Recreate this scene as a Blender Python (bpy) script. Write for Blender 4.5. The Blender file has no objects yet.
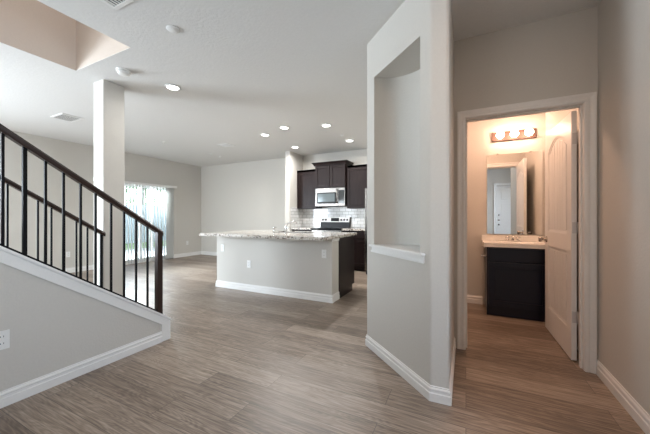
import bpy, bmesh, math, random
from mathutils import Vector, Matrix
random.seed(7)
C = bpy.context.scene.collection
scene = bpy.context.scene
PI = math.pi

# ------------------------------------------------------------------ camera
cam_d = bpy.data.cameras.new('camera'); cam = bpy.data.objects.new('camera', cam_d); C.objects.link(cam)
cam.location = (0, 0, 1.167); cam.rotation_euler = (PI/2, 0, math.radians(26))
cam_d.sensor_width = 36; cam_d.lens = 16.0; cam_d.clip_start = 0.02
scene.camera = cam
scene.view_settings.view_transform = 'Standard'; scene.view_settings.look = 'None'
scene.view_settings.gamma = 1.0; scene.view_settings.use_curve_mapping = False
scene.view_settings.exposure = 0.32

# ------------------------------------------------------------------ world
w = bpy.data.worlds.new('world'); scene.world = w; w.use_nodes = True
nt = w.node_tree; bg = nt.nodes['Background']
sky = nt.nodes.new('ShaderNodeTexSky'); sky.sky_type = 'NISHITA'; sky.sun_disc = False
sky.sun_elevation = math.radians(50); sky.sun_rotation = math.radians(150)
haze = nt.nodes.new('ShaderNodeMix'); haze.data_type = 'RGBA'; haze.inputs[0].default_value = 0.6; haze.inputs[7].default_value = (1.0, 1.0, 1.0, 1)
nt.links.new(sky.outputs[0], haze.inputs[6]); nt.links.new(haze.outputs[2], bg.inputs[0]); bg.inputs[1].default_value = 1.0

def area(name, loc, direction, sx, sy, power, col, spread=180, disk=False, portal=False):
    d = bpy.data.lights.new(name, 'AREA'); d.shape = 'DISK' if disk else 'RECTANGLE'; d.size = sx
    if not disk: d.size_y = sy
    d.energy = power; d.color = col; d.spread = math.radians(spread)
    if portal: d.cycles.is_portal = True
    o = bpy.data.objects.new(name, d); C.objects.link(o); o.location = loc
    o.rotation_euler = Vector(direction).to_track_quat('-Z', 'Y').to_euler()
    return o
DAY = (0.84, 0.92, 1.0)
area('daylight_living_window', (-5.55, -3.27, 1.35), (0.05, 1, 0.0), 2.2, 1.5, 120, (0.80, 0.90, 1.0))
area('added_patio_daylight_fill', (-8.7, 4.6, 2.62), (1, 0, -0.75), 2.4, 0.9, 850, (0.88, 0.94, 1.0))  # unseen panel added under the cover to boost daylight through the door
area('daylight_foyer_window', (-1.375, -0.83, 1.72), (0.1, 1, 0.0), 0.95, 1.4, 5, DAY)
area('daylight_side_window', (-7.46, -1.3, 1.45), (1, 0.25, 0.12), 1.8, 1.4, 340, (0.78, 0.89, 1.0))
area('daylight_foyer_side_opening', (2.02, 0.3, 1.5), (-1, 0.15, -0.12), 0.7, 1.2, 21, (0.66, 0.82, 1.0), spread=130)  # blue foyer daylight from an unseen side wall opening, not the door
area('daylight_upstairs_window', (-1.75, -0.5, 4.3), (-1, 0.2, -0.2), 1.2, 1.2, 4, (1.0, 0.86, 0.72))

area('added_powder_fill_light', (0.1, 3.6, 2.72), (0, 0, -1), 0.3, 0.3, 14, (1.0, 0.60, 0.41), disk=True)  # unseen warm fill added so the powder room is bright enough
area('added_hall_warm_fill', (0.35, 0.9, 2.71), (0.1, 0.1, -1), 0.14, 0.14, 7.5, (1.0, 0.60, 0.34), disk=True)  # warm fill added out of view to tint the hall; no lamp known

# ------------------------------------------------------------------ materials
def mat(name, col, rough=0.6, metal=0.0, bump=0.0, bscale=60, spec=0.5, coat=0.0):
    m = bpy.data.materials.new(name); m.use_nodes = True; t = m.node_tree; b = t.nodes['Principled BSDF']
    b.inputs['Base Color'].default_value = (*col, 1); b.inputs['Roughness'].default_value = rough
    b.inputs['Metallic'].default_value = metal; b.inputs['Specular IOR Level'].default_value = spec
    b.inputs['Coat Weight'].default_value = coat
    tc = t.nodes.new('ShaderNodeTexCoord')
    n = t.nodes.new('ShaderNodeTexNoise'); n.inputs['Scale'].default_value = bscale; n.inputs['Detail'].default_value = 3
    t.links.new(tc.outputs['Object'], n.inputs['Vector'])
    # a slight tonal variation so that no surface is perfectly flat
    mx = t.nodes.new('ShaderNodeMix'); mx.data_type = 'RGBA'
    mx.inputs[6].default_value = (*[c*0.96 for c in col], 1); mx.inputs[7].default_value = (*[min(1, c*1.03) for c in col], 1)
    t.links.new(n.outputs['Fac'], mx.inputs[0]); t.links.new(mx.outputs[2], b.inputs['Base Color'])
    if bump:
        bp = t.nodes.new('ShaderNodeBump'); bp.inputs['Strength'].default_value = bump; bp.inputs['Distance'].default_value = 0.004
        t.links.new(n.outputs['Fac'], bp.inputs['Height']); t.links.new(bp.outputs[0], b.inputs['Normal'])
    return m
M = {}
M['wall'] = mat('wall_paint', (0.60, 0.575, 0.53), 0.75, bump=0.35, bscale=70)
M['ceiling'] = mat('ceiling_paint', (0.74, 0.735, 0.715), 0.9, bump=0.5, bscale=45)
M['warmwall'] = mat('upstairs_paint', (0.60, 0.53, 0.46), 0.8, bump=0.3, bscale=70)
M['trim'] = mat('white_trim', (0.80, 0.79, 0.77), 0.35)
M['plastic'] = mat('white_plastic', (0.80, 0.80, 0.78), 0.35)
M['slot'] = mat('dark_slot', (0.05, 0.05, 0.05), 0.6)
M['vent_dark'] = mat('vent_shadow', (0.03, 0.03, 0.035), 0.7)
M['iron'] = mat('black_metal', (0.006, 0.006, 0.007), 0.6, spec=0.12)
M['rail'] = mat('handrail_wood', (0.030, 0.016, 0.012), 0.35, bscale=25, spec=0.3)
M['steel'] = mat('stainless', (0.22, 0.205, 0.19), 0.27, 1.0)
M['chrome'] = mat('chrome', (0.78, 0.78, 0.78), 0.08, 1.0)
M['nickel'] = mat('satin_nickel', (0.50, 0.46, 0.42), 0.25, 1.0)
M['bronze'] = mat('brushed_bronze', (0.10, 0.05, 0.035), 0.5, 0.2)
M['hinge'] = mat('satin_hinge', (0.62, 0.61, 0.60), 0.45, 0.5)
M['mirror'] = mat('mirror_silver', (0.92, 0.94, 0.94), 0.0, 1.0)
M['blackglass'] = mat('black_glass', (0.012, 0.014, 0.016), 0.06, spec=0.6)
M['black'] = mat('black_enamel', (0.010, 0.010, 0.011), 0.35, spec=0.2)
M['winglass'] = mat('microwave_window', (0.10, 0.12, 0.125), 0.12, 0.2)
M['cultured'] = mat('cultured_marble', (0.86, 0.83, 0.78), 0.15)
M['darkvanity'] = mat('navy_black_paint', (0.008, 0.010, 0.022), 0.3, spec=0.4)
M['tread'] = mat('stair_tread', (0.30, 0.27, 0.24), 0.9, bump=0.5, bscale=200)
M['concrete'] = mat('concrete', (0.55, 0.54, 0.52), 0.9, bump=0.3)
M['vane'] = mat('blind_vane', (0.90, 0.90, 0.88), 0.5)
_t = M['vane'].node_tree; _b = _t.nodes['Principled BSDF']; _tr = _t.nodes.new('ShaderNodeBsdfTranslucent'); _tr.inputs[0].default_value = (0.9, 0.9, 0.88, 1)
_m = _t.nodes.new('ShaderNodeMixShader'); _m.inputs[0].default_value = 0.4
_t.links.new(_b.outputs[0], _m.inputs[1]); _t.links.new(_tr.outputs[0], _m.inputs[2]); _t.links.new(_m.outputs[0], _t.nodes['Material Output'].inputs[0])
M['fence'] = mat('fence_wood', (0.42, 0.47, 0.50), 0.8, bump=0.3, bscale=30)
M['leaf'] = mat('leaves', (0.20, 0.28, 0.14), 0.7)
M['bark'] = mat('bark', (0.22, 0.18, 0.14), 0.9)
M['siding'] = mat('pale_siding', (0.62, 0.60, 0.56), 0.8)
M['grass'] = mat('lawn', (0.22, 0.30, 0.12), 0.95, bump=0.6, bscale=80)

def cab_mat(name, c1, c2):
    m = bpy.data.materials.new(name); m.use_nodes = True; t = m.node_tree; b = t.nodes['Principled BSDF']
    tc = t.nodes.new('ShaderNodeTexCoord'); mp = t.nodes.new('ShaderNodeMapping'); mp.inputs['Scale'].default_value = (60, 60, 4)
    n = t.nodes.new('ShaderNodeTexNoise'); n.inputs['Scale'].default_value = 1.0; n.inputs['Detail'].default_value = 5
    r = t.nodes.new('ShaderNodeValToRGB'); r.color_ramp.elements[0].color = (*c1, 1); r.color_ramp.elements[1].color = (*c2, 1)
    r.color_ramp.elements[0].position = 0.3; r.color_ramp.elements[1].position = 0.7
    t.links.new(tc.outputs['Object'], mp.inputs[0]); t.links.new(mp.outputs[0], n.inputs['Vector'])
    t.links.new(n.outputs['Fac'], r.inputs[0]); t.links.new(r.outputs[0], b.inputs['Base Color'])
    b.inputs['Roughness'].default_value = 0.35; b.inputs['Specular IOR Level'].default_value = 0.17
    return m
M['espresso'] = cab_mat('espresso_wood', (0.009, 0.005, 0.005), (0.020, 0.012, 0.011))

def granite():
    m = bpy.data.materials.new('speckled_granite'); m.use_nodes = True; t = m.node_tree; b = t.nodes['Principled BSDF']
    tc = t.nodes.new('ShaderNodeTexCoord')
    v = t.nodes.new('ShaderNodeTexVoronoi'); v.inputs['Scale'].default_value = 55
    n = t.nodes.new('ShaderNodeTexNoise'); n.inputs['Scale'].default_value = 28; n.inputs['Detail'].default_value = 4
    t.links.new(tc.outputs['Object'], v.inputs['Vector']); t.links.new(tc.outputs['Object'], n.inputs['Vector'])
    r = t.nodes.new('ShaderNodeValToRGB'); e = r.color_ramp.elements
    e[0].color = (0.04, 0.03, 0.025, 1); e[0].position = 0.0; e[1].color = (0.60, 0.56, 0.51, 1); e[1].position = 1.0
    for p, c in ((0.26, (0.06, 0.045, 0.04)), (0.34, (0.30, 0.24, 0.19)), (0.52, (0.50, 0.45, 0.40)), (0.75, (0.66, 0.63, 0.58))):
        x = e.new(p); x.color = (*c, 1)
    sp = t.nodes.new('ShaderNodeSeparateColor'); t.links.new(v.outputs['Color'], sp.inputs[0])
    mx = t.nodes.new('ShaderNodeMath'); mx.operation = 'MULTIPLY_ADD'; mx.inputs[1].default_value = 0.75
    t.links.new(sp.outputs[0], mx.inputs[0])
    m2 = t.nodes.new('ShaderNodeMath'); m2.operation = 'MULTIPLY'; m2.inputs[1].default_value = 0.4
    t.links.new(n.outputs['Fac'], m2.inputs[0]); t.links.new(m2.outputs[0], mx.inputs[2])
    t.links.new(mx.outputs[0], r.inputs[0]); t.links.new(r.outputs[0], b.inputs['Base Color'])
    b.inputs['Roughness'].default_value = 0.12
    return m
M['granite'] = granite()

def floor_mat():
    m = bpy.data.materials.new('vinyl_plank'); m.use_nodes = True; t = m.node_tree; b = t.nodes['Principled BSDF']
    N = t.nodes.new; L = t.links.new
    tc = N('ShaderNodeTexCoord')
    br = N('ShaderNodeTexBrick'); br.offset = 0.37; br.offset_frequency = 2; br.squash = 1
    br.inputs['Scale'].default_value = 1.0; br.inputs['Brick Width'].default_value = 1.22; br.inputs['Row Height'].default_value = 0.178
    br.inputs['Mortar Size'].default_value = 0.0016; br.inputs['Mortar Smooth'].default_value = 0.3; br.inputs['Bias'].default_value = 0
    br.inputs['Color1'].default_value = (0, 0, 0, 1); br.inputs['Color2'].default_value = (1, 1, 1, 1); br.inputs['Mortar'].default_value = (0.5, 0.5, 0.5, 1)
    L(tc.outputs['Object'], br.inputs['Vector'])
    # each plank shifts the grain
    sh = N('ShaderNodeVectorMath'); sh.operation = 'SCALE'; sh.inputs['Scale'].default_value = 7.3; L(br.outputs['Color'], sh.inputs[0])
    ad = N('ShaderNodeVectorMath'); ad.operation = 'ADD'; L(tc.outputs['Object'], ad.inputs[0]); L(sh.outputs[0], ad.inputs[1])
    mp = N('ShaderNodeMapping'); mp.inputs['Scale'].default_value = (3.0, 70, 1); L(ad.outputs[0], mp.inputs[0])
    n1 = N('ShaderNodeTexNoise'); n1.inputs['Scale'].default_value = 1.3; n1.inputs['Detail'].default_value = 6; n1.inputs['Roughness'].default_value = 0.62; n1.inputs['Distortion'].default_value = 0.5
    L(mp.outputs[0], n1.inputs['Vector'])
    mp2 = N('ShaderNodeMapping'); mp2.inputs['Scale'].default_value = (1.3, 10, 1); L(ad.outputs[0], mp2.inputs[0])
    n2 = N('ShaderNodeTexNoise'); n2.inputs['Scale'].default_value = 1.0; n2.inputs['Detail'].default_value = 1.5
    L(mp2.outputs[0], n2.inputs['Vector'])
    ml = N('ShaderNodeMath'); ml.operation = 'MULTIPLY'; ml.inputs[1].default_value = 150; L(n2.outputs['Fac'], ml.inputs[0])
    sn = N('ShaderNodeMath'); sn.operation = 'SINE'; L(ml.outputs[0], sn.inputs[0])
    s2 = N('ShaderNodeMath'); s2.operation = 'MULTIPLY_ADD'; s2.inputs[1].default_value = 0.045; s2.inputs[2].default_value = 0; L(sn.outputs[0], s2.inputs[0])
    a1 = N('ShaderNodeMath'); a1.operation = 'ADD'; L(n1.outputs['Fac'], a1.inputs[0]); L(s2.outputs[0], a1.inputs[1])
    sp = N('ShaderNodeSeparateColor'); L(br.outputs['Color'], sp.inputs[0])
    a2 = N('ShaderNodeMath'); a2.operation = 'MULTIPLY_ADD'; a2.inputs[1].default_value = 0.20; L(sp.outputs[0], a2.inputs[0]); L(a1.outputs[0], a2.inputs[2])
    r = N('ShaderNodeValToRGB'); e = r.color_ramp.elements
    e[0].position = 0.25; e[0].color = (0.060, 0.042, 0.031, 1); e[1].position = 0.88; e[1].color = (0.45, 0.365, 0.295, 1)
    x = e.new(0.48); x.color = (0.160, 0.118, 0.090, 1); x = e.new(0.62); x.color = (0.255, 0.197, 0.153, 1)
    L(a2.outputs[0], r.inputs[0])
    mo = N('ShaderNodeMix'); mo.data_type = 'RGBA'; mo.inputs[7].default_value = (0.07, 0.055, 0.045, 1)
    L(br.outputs['Fac'], mo.inputs[0]); L(r.outputs[0], mo.inputs[6]); L(mo.outputs[2], b.inputs['Base Color'])
    rr = N('ShaderNodeMapRange'); rr.inputs[3].default_value = 0.30; rr.inputs[4].default_value = 0.46
    L(n1.outputs['Fac'], rr.inputs[0]); L(rr.outputs[0], b.inputs['Roughness'])
    b.inputs['Specular IOR Level'].default_value = 0.5
    bp = N('ShaderNodeBump'); bp.inputs['Strength'].default_value = 0.25; bp.inputs['Distance'].default_value = 0.002
    L(a1.outputs[0], bp.inputs['Height']); L(bp.outputs[0], b.inputs['Normal'])
    return m
M['floor'] = floor_mat()

def tile_mat(axis):
    m = bpy.data.materials.new('subway_tile'); m.use_nodes = True; t = m.node_tree; b = t.nodes['Principled BSDF']
    N = t.nodes.new; L = t.links.new
    tc = N('ShaderNodeTexCoord'); se = N('ShaderNodeSeparateXYZ'); co = N('ShaderNodeCombineXYZ')
    L(tc.outputs['Object'], se.inputs[0]); L(se.outputs[axis], co.inputs[0]); L(se.outputs[2], co.inputs[1])
    br = N('ShaderNodeTexBrick'); br.inputs['Scale'].default_value = 1; br.inputs['Brick Width'].default_value = 0.152; br.inputs['Row Height'].default_value = 0.0765
    br.inputs['Mortar Size'].default_value = 0.003; br.inputs['Color1'].default_value = (0.62, 0.62, 0.61, 1); br.inputs['Color2'].default_value = (0.78, 0.78, 0.78, 1)
    br.inputs['Mortar'].default_value = (0.26, 0.25, 0.24, 1)
    L(co.outputs[0], br.inputs['Vector']); L(br.outputs['Color'], b.inputs['Base Color'])
    bp = N('ShaderNodeBump'); bp.invert = True; bp.inputs['Strength'].default_value = 0.6; bp.inputs['Distance'].default_value = 0.003
    L(br.outputs['Fac'], bp.inputs['Height']); L(bp.outputs[0], b.inputs['Normal'])
    b.inputs['Roughness'].default_value = 0.12
    return m
M['tile_x'] = tile_mat(0); M['tile_y'] = tile_mat(1)

def glass_mat():
    m = bpy.data.materials.new('window_glass'); m.use_nodes = True; t = m.node_tree
    for n in list(t.nodes): t.nodes.remove(n)
    o = t.nodes.new('ShaderNodeOutputMaterial'); tr = t.nodes.new('ShaderNodeBsdfTransparent'); g = t.nodes.new('ShaderNodeBsdfGlossy')
    tr.inputs[0].default_value = (0.92, 0.96, 0.97, 1); g.inputs['Roughness'].default_value = 0.02
    fr = t.nodes.new('ShaderNodeFresnel'); fr.inputs[0].default_value = 1.45
    mx = t.nodes.new('ShaderNodeMixShader'); t.links.new(fr.outputs[0], mx.inputs[0]); t.links.new(tr.outputs[0], mx.inputs[1]); t.links.new(g.outputs[0], mx.inputs[2])
    t.links.new(mx.outputs[0], o.inputs[0]); return m
M['glass'] = glass_mat()

def emit(name, col, s):
    m = bpy.data.materials.new(name); m.use_nodes = True; t = m.node_tree; b = t.nodes['Principled BSDF']
    b.inputs['Base Color'].default_value = (0.8, 0.8, 0.8, 1); b.inputs['Emission Color'].default_value = (*col, 1); b.inputs['Emission Strength'].default_value = s
    return m
M['led'] = emit('downlight_lens', (1.0, 0.98, 0.94), 9)
M['bulb'] = emit('glowing_bulb', (1.0, 0.66, 0.48), 34)
M['clock'] = emit('range_clock', (0.3, 0.8, 1.0), 0.35)

# ------------------------------------------------------------------ mesh helpers
class MB:
    def __init__(s): s.bm = bmesh.new()
    def box(s, x0, x1, y0, y1, z0, z1, bev=0.0, seg=2):
        x0, x1 = sorted((x0, x1)); y0, y1 = sorted((y0, y1)); z0, z1 = sorted((z0, z1))
        b = bmesh.new()
        r = bmesh.ops.create_cube(b, size=1)
        for v in r['verts']: v.co = Vector(((x0+x1)/2+v.co.x*(x1-x0), (y0+y1)/2+v.co.y*(y1-y0), (z0+z1)/2+v.co.z*(z1-z0)))
        if bev: bmesh.ops.bevel(b, geom=b.edges[:], offset=bev, segments=seg, affect='EDGES', profile=0.5)
        s.merge(b); return s
    def merge(s, b, mx=None):
        if mx: bmesh.ops.transform(b, matrix=mx, verts=b.verts)
        me = bpy.data.meshes.new('tmp'); b.to_mesh(me); b.free(); s.bm.from_mesh(me); bpy.data.meshes.remove(me); return s
    def faces(s, verts, faces):
        vs = [s.bm.verts.new(v) for v in verts]
        for f in faces:
            try: s.bm.faces.new([vs[i] for i in f])
            except ValueError: pass
        return s
    def prism(s, pts, fn, a, b, bev=0.0):
        """polygon pts extruded between a and b; fn(u,v,w)->xyz"""
        n = len(pts); bb = bmesh.new()
        lo = [bb.verts.new(fn(u, v, a)) for u, v in pts]; hi = [bb.verts.new(fn(u, v, b)) for u, v in pts]
        bb.faces.new(lo); bb.faces.new(hi)
        for i in range(n): bb.faces.new((lo[i], lo[(i+1) % n], hi[(i+1) % n], hi[i]))
        bmesh.ops.recalc_face_normals(bb, faces=bb.faces[:])
        if bev: bmesh.ops.bevel(bb, geom=bb.edges[:], offset=bev, segments=2, affect='EDGES')
        return s.merge(bb)
    def sweep(s, path, prof, fn, closed=False):
        """prof: (offset along the left normal of the path, w); mitred corners"""
        n = len(path); rings = []
        P = [Vector(p) for p in path]
        for i in range(n):
            if closed: a, b = (P[i]-P[i-1]).normalized(), (P[(i+1) % n]-P[i]).normalized()
            else:
                a = (P[i]-P[i-1]).normalized() if i else (P[1]-P[0]).normalized()
                b = (P[i+1]-P[i]).normalized() if i < n-1 else a
            na, nb = Vector((-a.y, a.x)), Vector((-b.y, b.x))
            m = (na+nb); m = m/(m.dot(na)) if m.length > 1e-6 else na
            rings.append([s.bm.verts.new(fn(P[i].x+m.x*o, P[i].y+m.y*o, w_)) for o, w_ in prof])
        k = len(prof)
        for i in range(n if closed else n-1):
            r0, r1 = rings[i], rings[(i+1) % n]
            for j in range(k): s.bm.faces.new((r0[j], r0[(j+1) % k], r1[(j+1) % k], r1[j]))
        if not closed: s.bm.faces.new(rings[0]); s.bm.faces.new(rings[-1][::-1])
        return s
    def lathe(s, prof, seg=24, loc=(0, 0, 0), axis='Z'):
        b = bmesh.new(); rings = []
        for r, z in prof:
            rings.append([b.verts.new((max(r, 1e-5)*math.cos(2*PI*i/seg), max(r, 1e-5)*math.sin(2*PI*i/seg), z)) for i in range(seg)])
        for a, c in zip(rings, rings[1:]):
            for i in range(seg): b.faces.new((a[i], a[(i+1) % seg], c[(i+1) % seg], c[i]))
        b.faces.new(rings[0][::-1]); b.faces.new(rings[-1])
        bmesh.ops.remove_doubles(b, verts=b.verts, dist=2e-5)
        bmesh.ops.recalc_face_normals(b, faces=b.faces[:])
        for f in b.faces: f.smooth = True
        mx = Matrix.Translation(loc)
        if axis == 'Y': mx = mx @ Matrix.Rotation(PI/2, 4, 'X')      # +z -> -y
        if axis == 'X': mx = mx @ Matrix.Rotation(-PI/2, 4, 'Y')     # +z -> -x
        return s.merge(b, mx)
    def tube(s, pts, r, seg=10):
        P = [Vector(p) for p in pts]; rings = []; up = Vector((0, 0, 1))
        for i, p in enumerate(P):
            t = (P[min(i+1, len(P)-1)]-P[max(i-1, 0)]).normalized()
            a = t.cross(up if abs(t.z) < 0.95 else Vector((1, 0, 0))).normalized(); b = t.cross(a)
            rr = r[i] if isinstance(r, (list, tuple)) else r
            rings.append([s.bm.verts.new(p+a*math.cos(2*PI*k/seg)*rr+b*math.sin(2*PI*k/seg)*rr) for k in range(seg)])
        for a, c in zip(rings, rings[1:]):
            for i in range(seg):
                f = s.bm.faces.new((a[i], a[(i+1) % seg], c[(i+1) % seg], c[i])); f.smooth = True
        s.bm.faces.new(rings[0]); s.bm.faces.new(rings[-1]); return s
    def build(s, name, m, parent=None, base=None):
        """link as one object, origin at the middle of its underside"""
        bmesh.ops.recalc_face_normals(s.bm, faces=s.bm.faces[:])
        me = bpy.data.meshes.new(name)
        me.materials.append(M[m] if isinstance(m, str) else m)
        xs = [v.co for v in s.bm.verts]
        if base is None:
            base = Vector(((min(v.x for v in xs)+max(v.x for v in xs))/2, (min(v.y for v in xs)+max(v.y for v in xs))/2, min(v.z for v in xs)))
        base = Vector(base)
        if KEEP.get('o'): base = Vector((0, 0, 0))
        for v in s.bm.verts: v.co = v.co-base
        s.bm.to_mesh(me); s.bm.free()
        o = bpy.data.objects.new(name, me); C.objects.link(o)
        if parent:
            o.parent = parent; o.location = base-wloc(parent)
        else: o.location = base
        return o
KEEP = {}
def wloc(o):
    v = Vector(o.location)
    while o.parent: o = o.parent; v = v+o.location
    return v
def tag(o, label, cat, group=None, kind=None):
    o['label'] = label; o['category'] = cat
    if group: o['group'] = group
    if kind: o['kind'] = kind
    return o
def thing(name, loc, label, cat, group=None):
    o = bpy.data.objects.new(name, None); C.objects.link(o); o.location = loc; o.empty_display_size = 0.1
    return tag(o, label, cat, group)
def struct(o, label=None):
    o['kind'] = 'structure'
    if label: o['label'] = label
    return o
def sempty(name, loc, label=None):
    o = bpy.data.objects.new(name, None); C.objects.link(o); o.location = loc
    return struct(o, label)
def copy_tree(o, parent=None):
    c = o.copy(); C.objects.link(c)
    if parent: c.parent = parent
    for ch in list(o.children):
        if ch != c: copy_tree(ch, c)
    return c
XY = lambda u, v, w: (u, v, w)

# ================================================================== SHELL
H = 2.74
def wall(name, *boxes, m='wall'):
    b = MB()
    for x in boxes: b.box(*x)
    KEEP['o'] = 1; o = b.build(name, m); KEEP['o'] = 0
    return struct(o)
wall('floor', (-7.5, 2.1, -3.4, 6.56, -0.12, 0), m='floor')
# ceiling with the stairwell opening
HX0, HX1, HY0, HY1 = -3.77, -2.80, -2.65, 1.62
wall('ceiling', (-7.5, HX0, -3.4, 6.56, H, H+0.003), (HX1, 2.1, -3.4, 6.56, H, H+0.003), (HX0, HX1, HY1, 6.56, H, H+0.003), (HX0, HX1, -3.4, HY0, H, H+0.003),
     (-7.5, HX0-0.12, -3.4, 6.56, H+0.003, 3.04), (HX1, 2.1, -3.4, 1.62, H+0.003, 3.04), (HX0-0.12, 2.1, HY1+0.12, 6.56, H+0.003, 3.04), (HX0-0.12, HX1, -3.4, HY0-0.15, H+0.003, 3.04), m='ceiling')
# left wall with the patio door and a window on the living side
XL = -7.44; PD = (3.62, 5.44, 2.03)
wall('wall_left', (-7.52, XL, -3.4, -2.3, 0, H), (-7.52, XL, -2.3, -0.3, 0, 0.7), (-7.52, XL, -2.3, -0.3, 2.2, H), (-7.52, XL, -0.3, PD[0], 0, H),
     (-7.52, XL, PD[0], PD[1], PD[2], H), (-7.52, XL, PD[1], 6.56, 0, H))
YB = 6.42
wall('wall_back', (XL, -0.70, YB, 6.56, 0, H))
wall('wall_front', (XL, -6.7, -3.4, -3.25, 0, H), (-4.4, -2.56, -3.4, -3.25, 0, H), (-6.7, -4.4, -3.4, -3.25, 0, 0.6), (-6.7, -4.4, -3.4, -3.25, 2.15, H),
     (-2.56, -1.9, -0.82, -0.70, 0, H), (-1.9, -0.85, -0.82, -0.70, 0, 0.95), (-1.9, -0.85, -0.82, -0.70, 2.5, H), (-0.85, 0.78, -0.82, -0.70, 0, H),
     (0.78, 1.69, -0.82, -0.70, 2.05, H), (1.69, 2.0, -0.82, -0.70, 0, H), (-2.68, -2.56, -3.4, -0.60, 0, H))
wall('wall_foyer', (1.98, 2.1, -0.82, -0.1, 0, H), (1.98, 2.1, 0.7, 1.3, 0, H), (1.98, 2.1, -0.1, 0.7, 0, 0.8), (1.98, 2.1, -0.1, 0.7, 2.1, H), (0.99, 2.1, 1.3, 1.42, 0, H))
wall('wall_right', (0.884, 0.99, 1.3, 4.52, 0, H))
# kitchen nib wall, square column
b = MB().box(-3.89, -3.76, 5.80, YB, 0, H); struct(b.build('wall_kitchen_side', 'wall'))
COL = (-3.92, -3.71, 1.85, 2.08)
b = MB().box(*COL[:4], 0, H, bev=0.008); struct(b.build('column', 'wall'), 'square painted column from floor to ceiling behind the stair railing')
# door wall (powder room)
DX0, DX1, DY0, DY1, DZ = 0.0, 0.805, 2.83, 2.945, 2.03
wall('wall_powder_door', (-0.096, DX0-0.02, DY0, DY1, 0, H), (DX0-0.02, DX1+0.02, DY0, DY1, DZ+0.02, H), (DX1+0.02, 0.885, DY0, DY1, 0, H))
wall('wall_powder_back', (-0.70, 0.885, 4.40, 4.52, 0, H))
wall('wall_powder_side', (-0.82, -0.70, DY1, YB, 0, H))
# niche block: angled wall with a curved recess, rounded corners
def niche_block():
    b = MB(); bm = b.bm
    L = Vector((-0.811, 2.537)); Cc = Vector((-0.203, 1.952)); Rr = Vector((-0.095, 1.957))
    t = (Cc-L).normalized(); n_in = Vector((-t.y, t.x))
    if n_in.y < 0: n_in = -n_in
    W = (Cc-L).length
    ru = 0.02
    # plan outline with rounded corners
    def rnd(p, q, r, rad, k=5):
        a = (p-q).normalized(); c = (r-q).normalized(); ang = a.angle(c); d = rad/math.tan(ang/2)
        s, e = q+a*d, q+c*d
        ctr = q+(a+c).normalized()*(rad/math.sin(ang/2)); out = []
        for i in range(k+1):
            f = i/k; v = (s-ctr).lerp(e-ctr, f).normalized()*rad; out.append(ctr+v)
        return out
    E1, E2 = Vector((-0.095, 2.945)), Vector((-0.811, 2.945))
    cl = rnd(E2, L, Cc, 0.02); cc = rnd(L, Cc, Rr, 0.03); cr = rnd(Cc, Rr, E1, 0.02)
    def wallstrip(pts, z0=0, z1=H, smooth=False):
        for p, q in zip(pts, pts[1:]):
            f = bm.faces.new([bm.verts.new((p.x, p.y, z0)), bm.verts.new((q.x, q.y, z0)), bm.verts.new((q.x, q.y, z1)), bm.verts.new((p.x, p.y, z1))])
            f.smooth = smooth
    wallstrip(cl, smooth=True); wallstrip(cc, smooth=True); wallstrip([cc[-1], cr[0]]); wallstrip(cr, smooth=True); wallstrip([cr[-1], E1]); wallstrip([E1, E2]); wallstrip([E2, cl[0]])
    u0, u1 = 0.130, 0.744; z0, z1 = 0.911, 2.383
    S, Eo = cl[-1], cc[0]
    P0, P1 = L+t*u0, L+t*u1
    wallstrip([S, P0]); wallstrip([P1, Eo]); wallstrip([P0, P1], 0, z0); wallstrip([P0, P1], z1, H)
    # recess
    K = 20; cu = (u0+u1)/2; hw = (u1-u0)/2; D = 0.29; arc = []
    for i in range(K+1):
        a = PI*i/K; arc.append(L+t*(cu-hw*math.cos(a))+n_in*(D*math.sin(a)))
    wallstrip(arc, z0, z1, smooth=True)
    for z in (z0, z1): bm.faces.new([bm.verts.new((p.x, p.y, z)) for p in arc])
    out = [p for p in cl]+cc+cr+[E1, E2]
    bm.faces.new([bm.verts.new((p.x, p.y, H)) for p in out])
    bmesh.ops.remove_doubles(bm, verts=bm.verts[:], dist=1e-5)
    for e in bm.edges:
        if len(e.link_faces) == 2 and (e.link_faces[0].normal.angle(e.link_faces[1].normal, 0) > 0.6 or e.link_faces[0].smooth != e.link_faces[1].smooth): e.smooth = False
        fl = [f for f in e.link_faces if f.calc_area() > 0.3]
        if len(fl): e.smooth = False
    KEEP['o'] = 1; o = b.build('wall_niche', 'wall'); KEEP['o'] = 0
    struct(o)
    # white sill with apron
    fn = lambda u, v, w_: ((L+t*u-n_in*v).x, (L+t*u-n_in*v).y, w_)
    s = MB()
    rc = [(u0-0.045, 0.0), (u0-0.045, 0.035), (u1+0.060, 0.035), (u1+0.060, 0.0)]
    s.prism(rc, fn, 0.911, 0.930, bev=0.006)
    arc2 = [((p-L).dot(t), -(p-L).dot(n_in)) for p in [L+t*(cu-(hw-.002)*math.cos(PI*i/K))+n_in*((D-.003)*math.sin(PI*i/K)) for i in range(K+1)]]
    s.prism(arc2, fn, 0.9115, 0.9295)
    sill = s.build('trim_niche_sill', 'trim'); struct(sill, 'white sill with moulded apron under the arched-plan wall niche')
    a = MB(); a.prism([(u0-0.025, 0.0), (u0-0.025, 0.010), (u1+0.045, 0.010), (u1+0.045, 0.0)], fn, 0.866, 0.911)
    a.prism([(u0-0.032, 0.0), (u0-0.032, 0.020), (u1+0.050, 0.020), (u1+0.050, 0.0)], fn, 0.862, 0.880, bev=0.005)
    a.build('apron', 'trim', sill)
    return L, Cc, Rr
NL, NC, NR = niche_block()

# baseboards (mitred, stepped profile)
BP = [(0.0, 0.0), (0.015, 0.0), (0.015, 0.056), (0.0095, 0.061), (0.0095, 0.076), (0.013, 0.081), (0.012, 0.088), (0.005, 0.096), (0.005, 0.104), (0.0, 0.106)]
def base(name, path, k=0.9):
    b = MB(); b.sweep(path, [(o, z*k) for o, z in BP], XY); return struct(b.build('baseboard_'+name, 'trim'))
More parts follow.
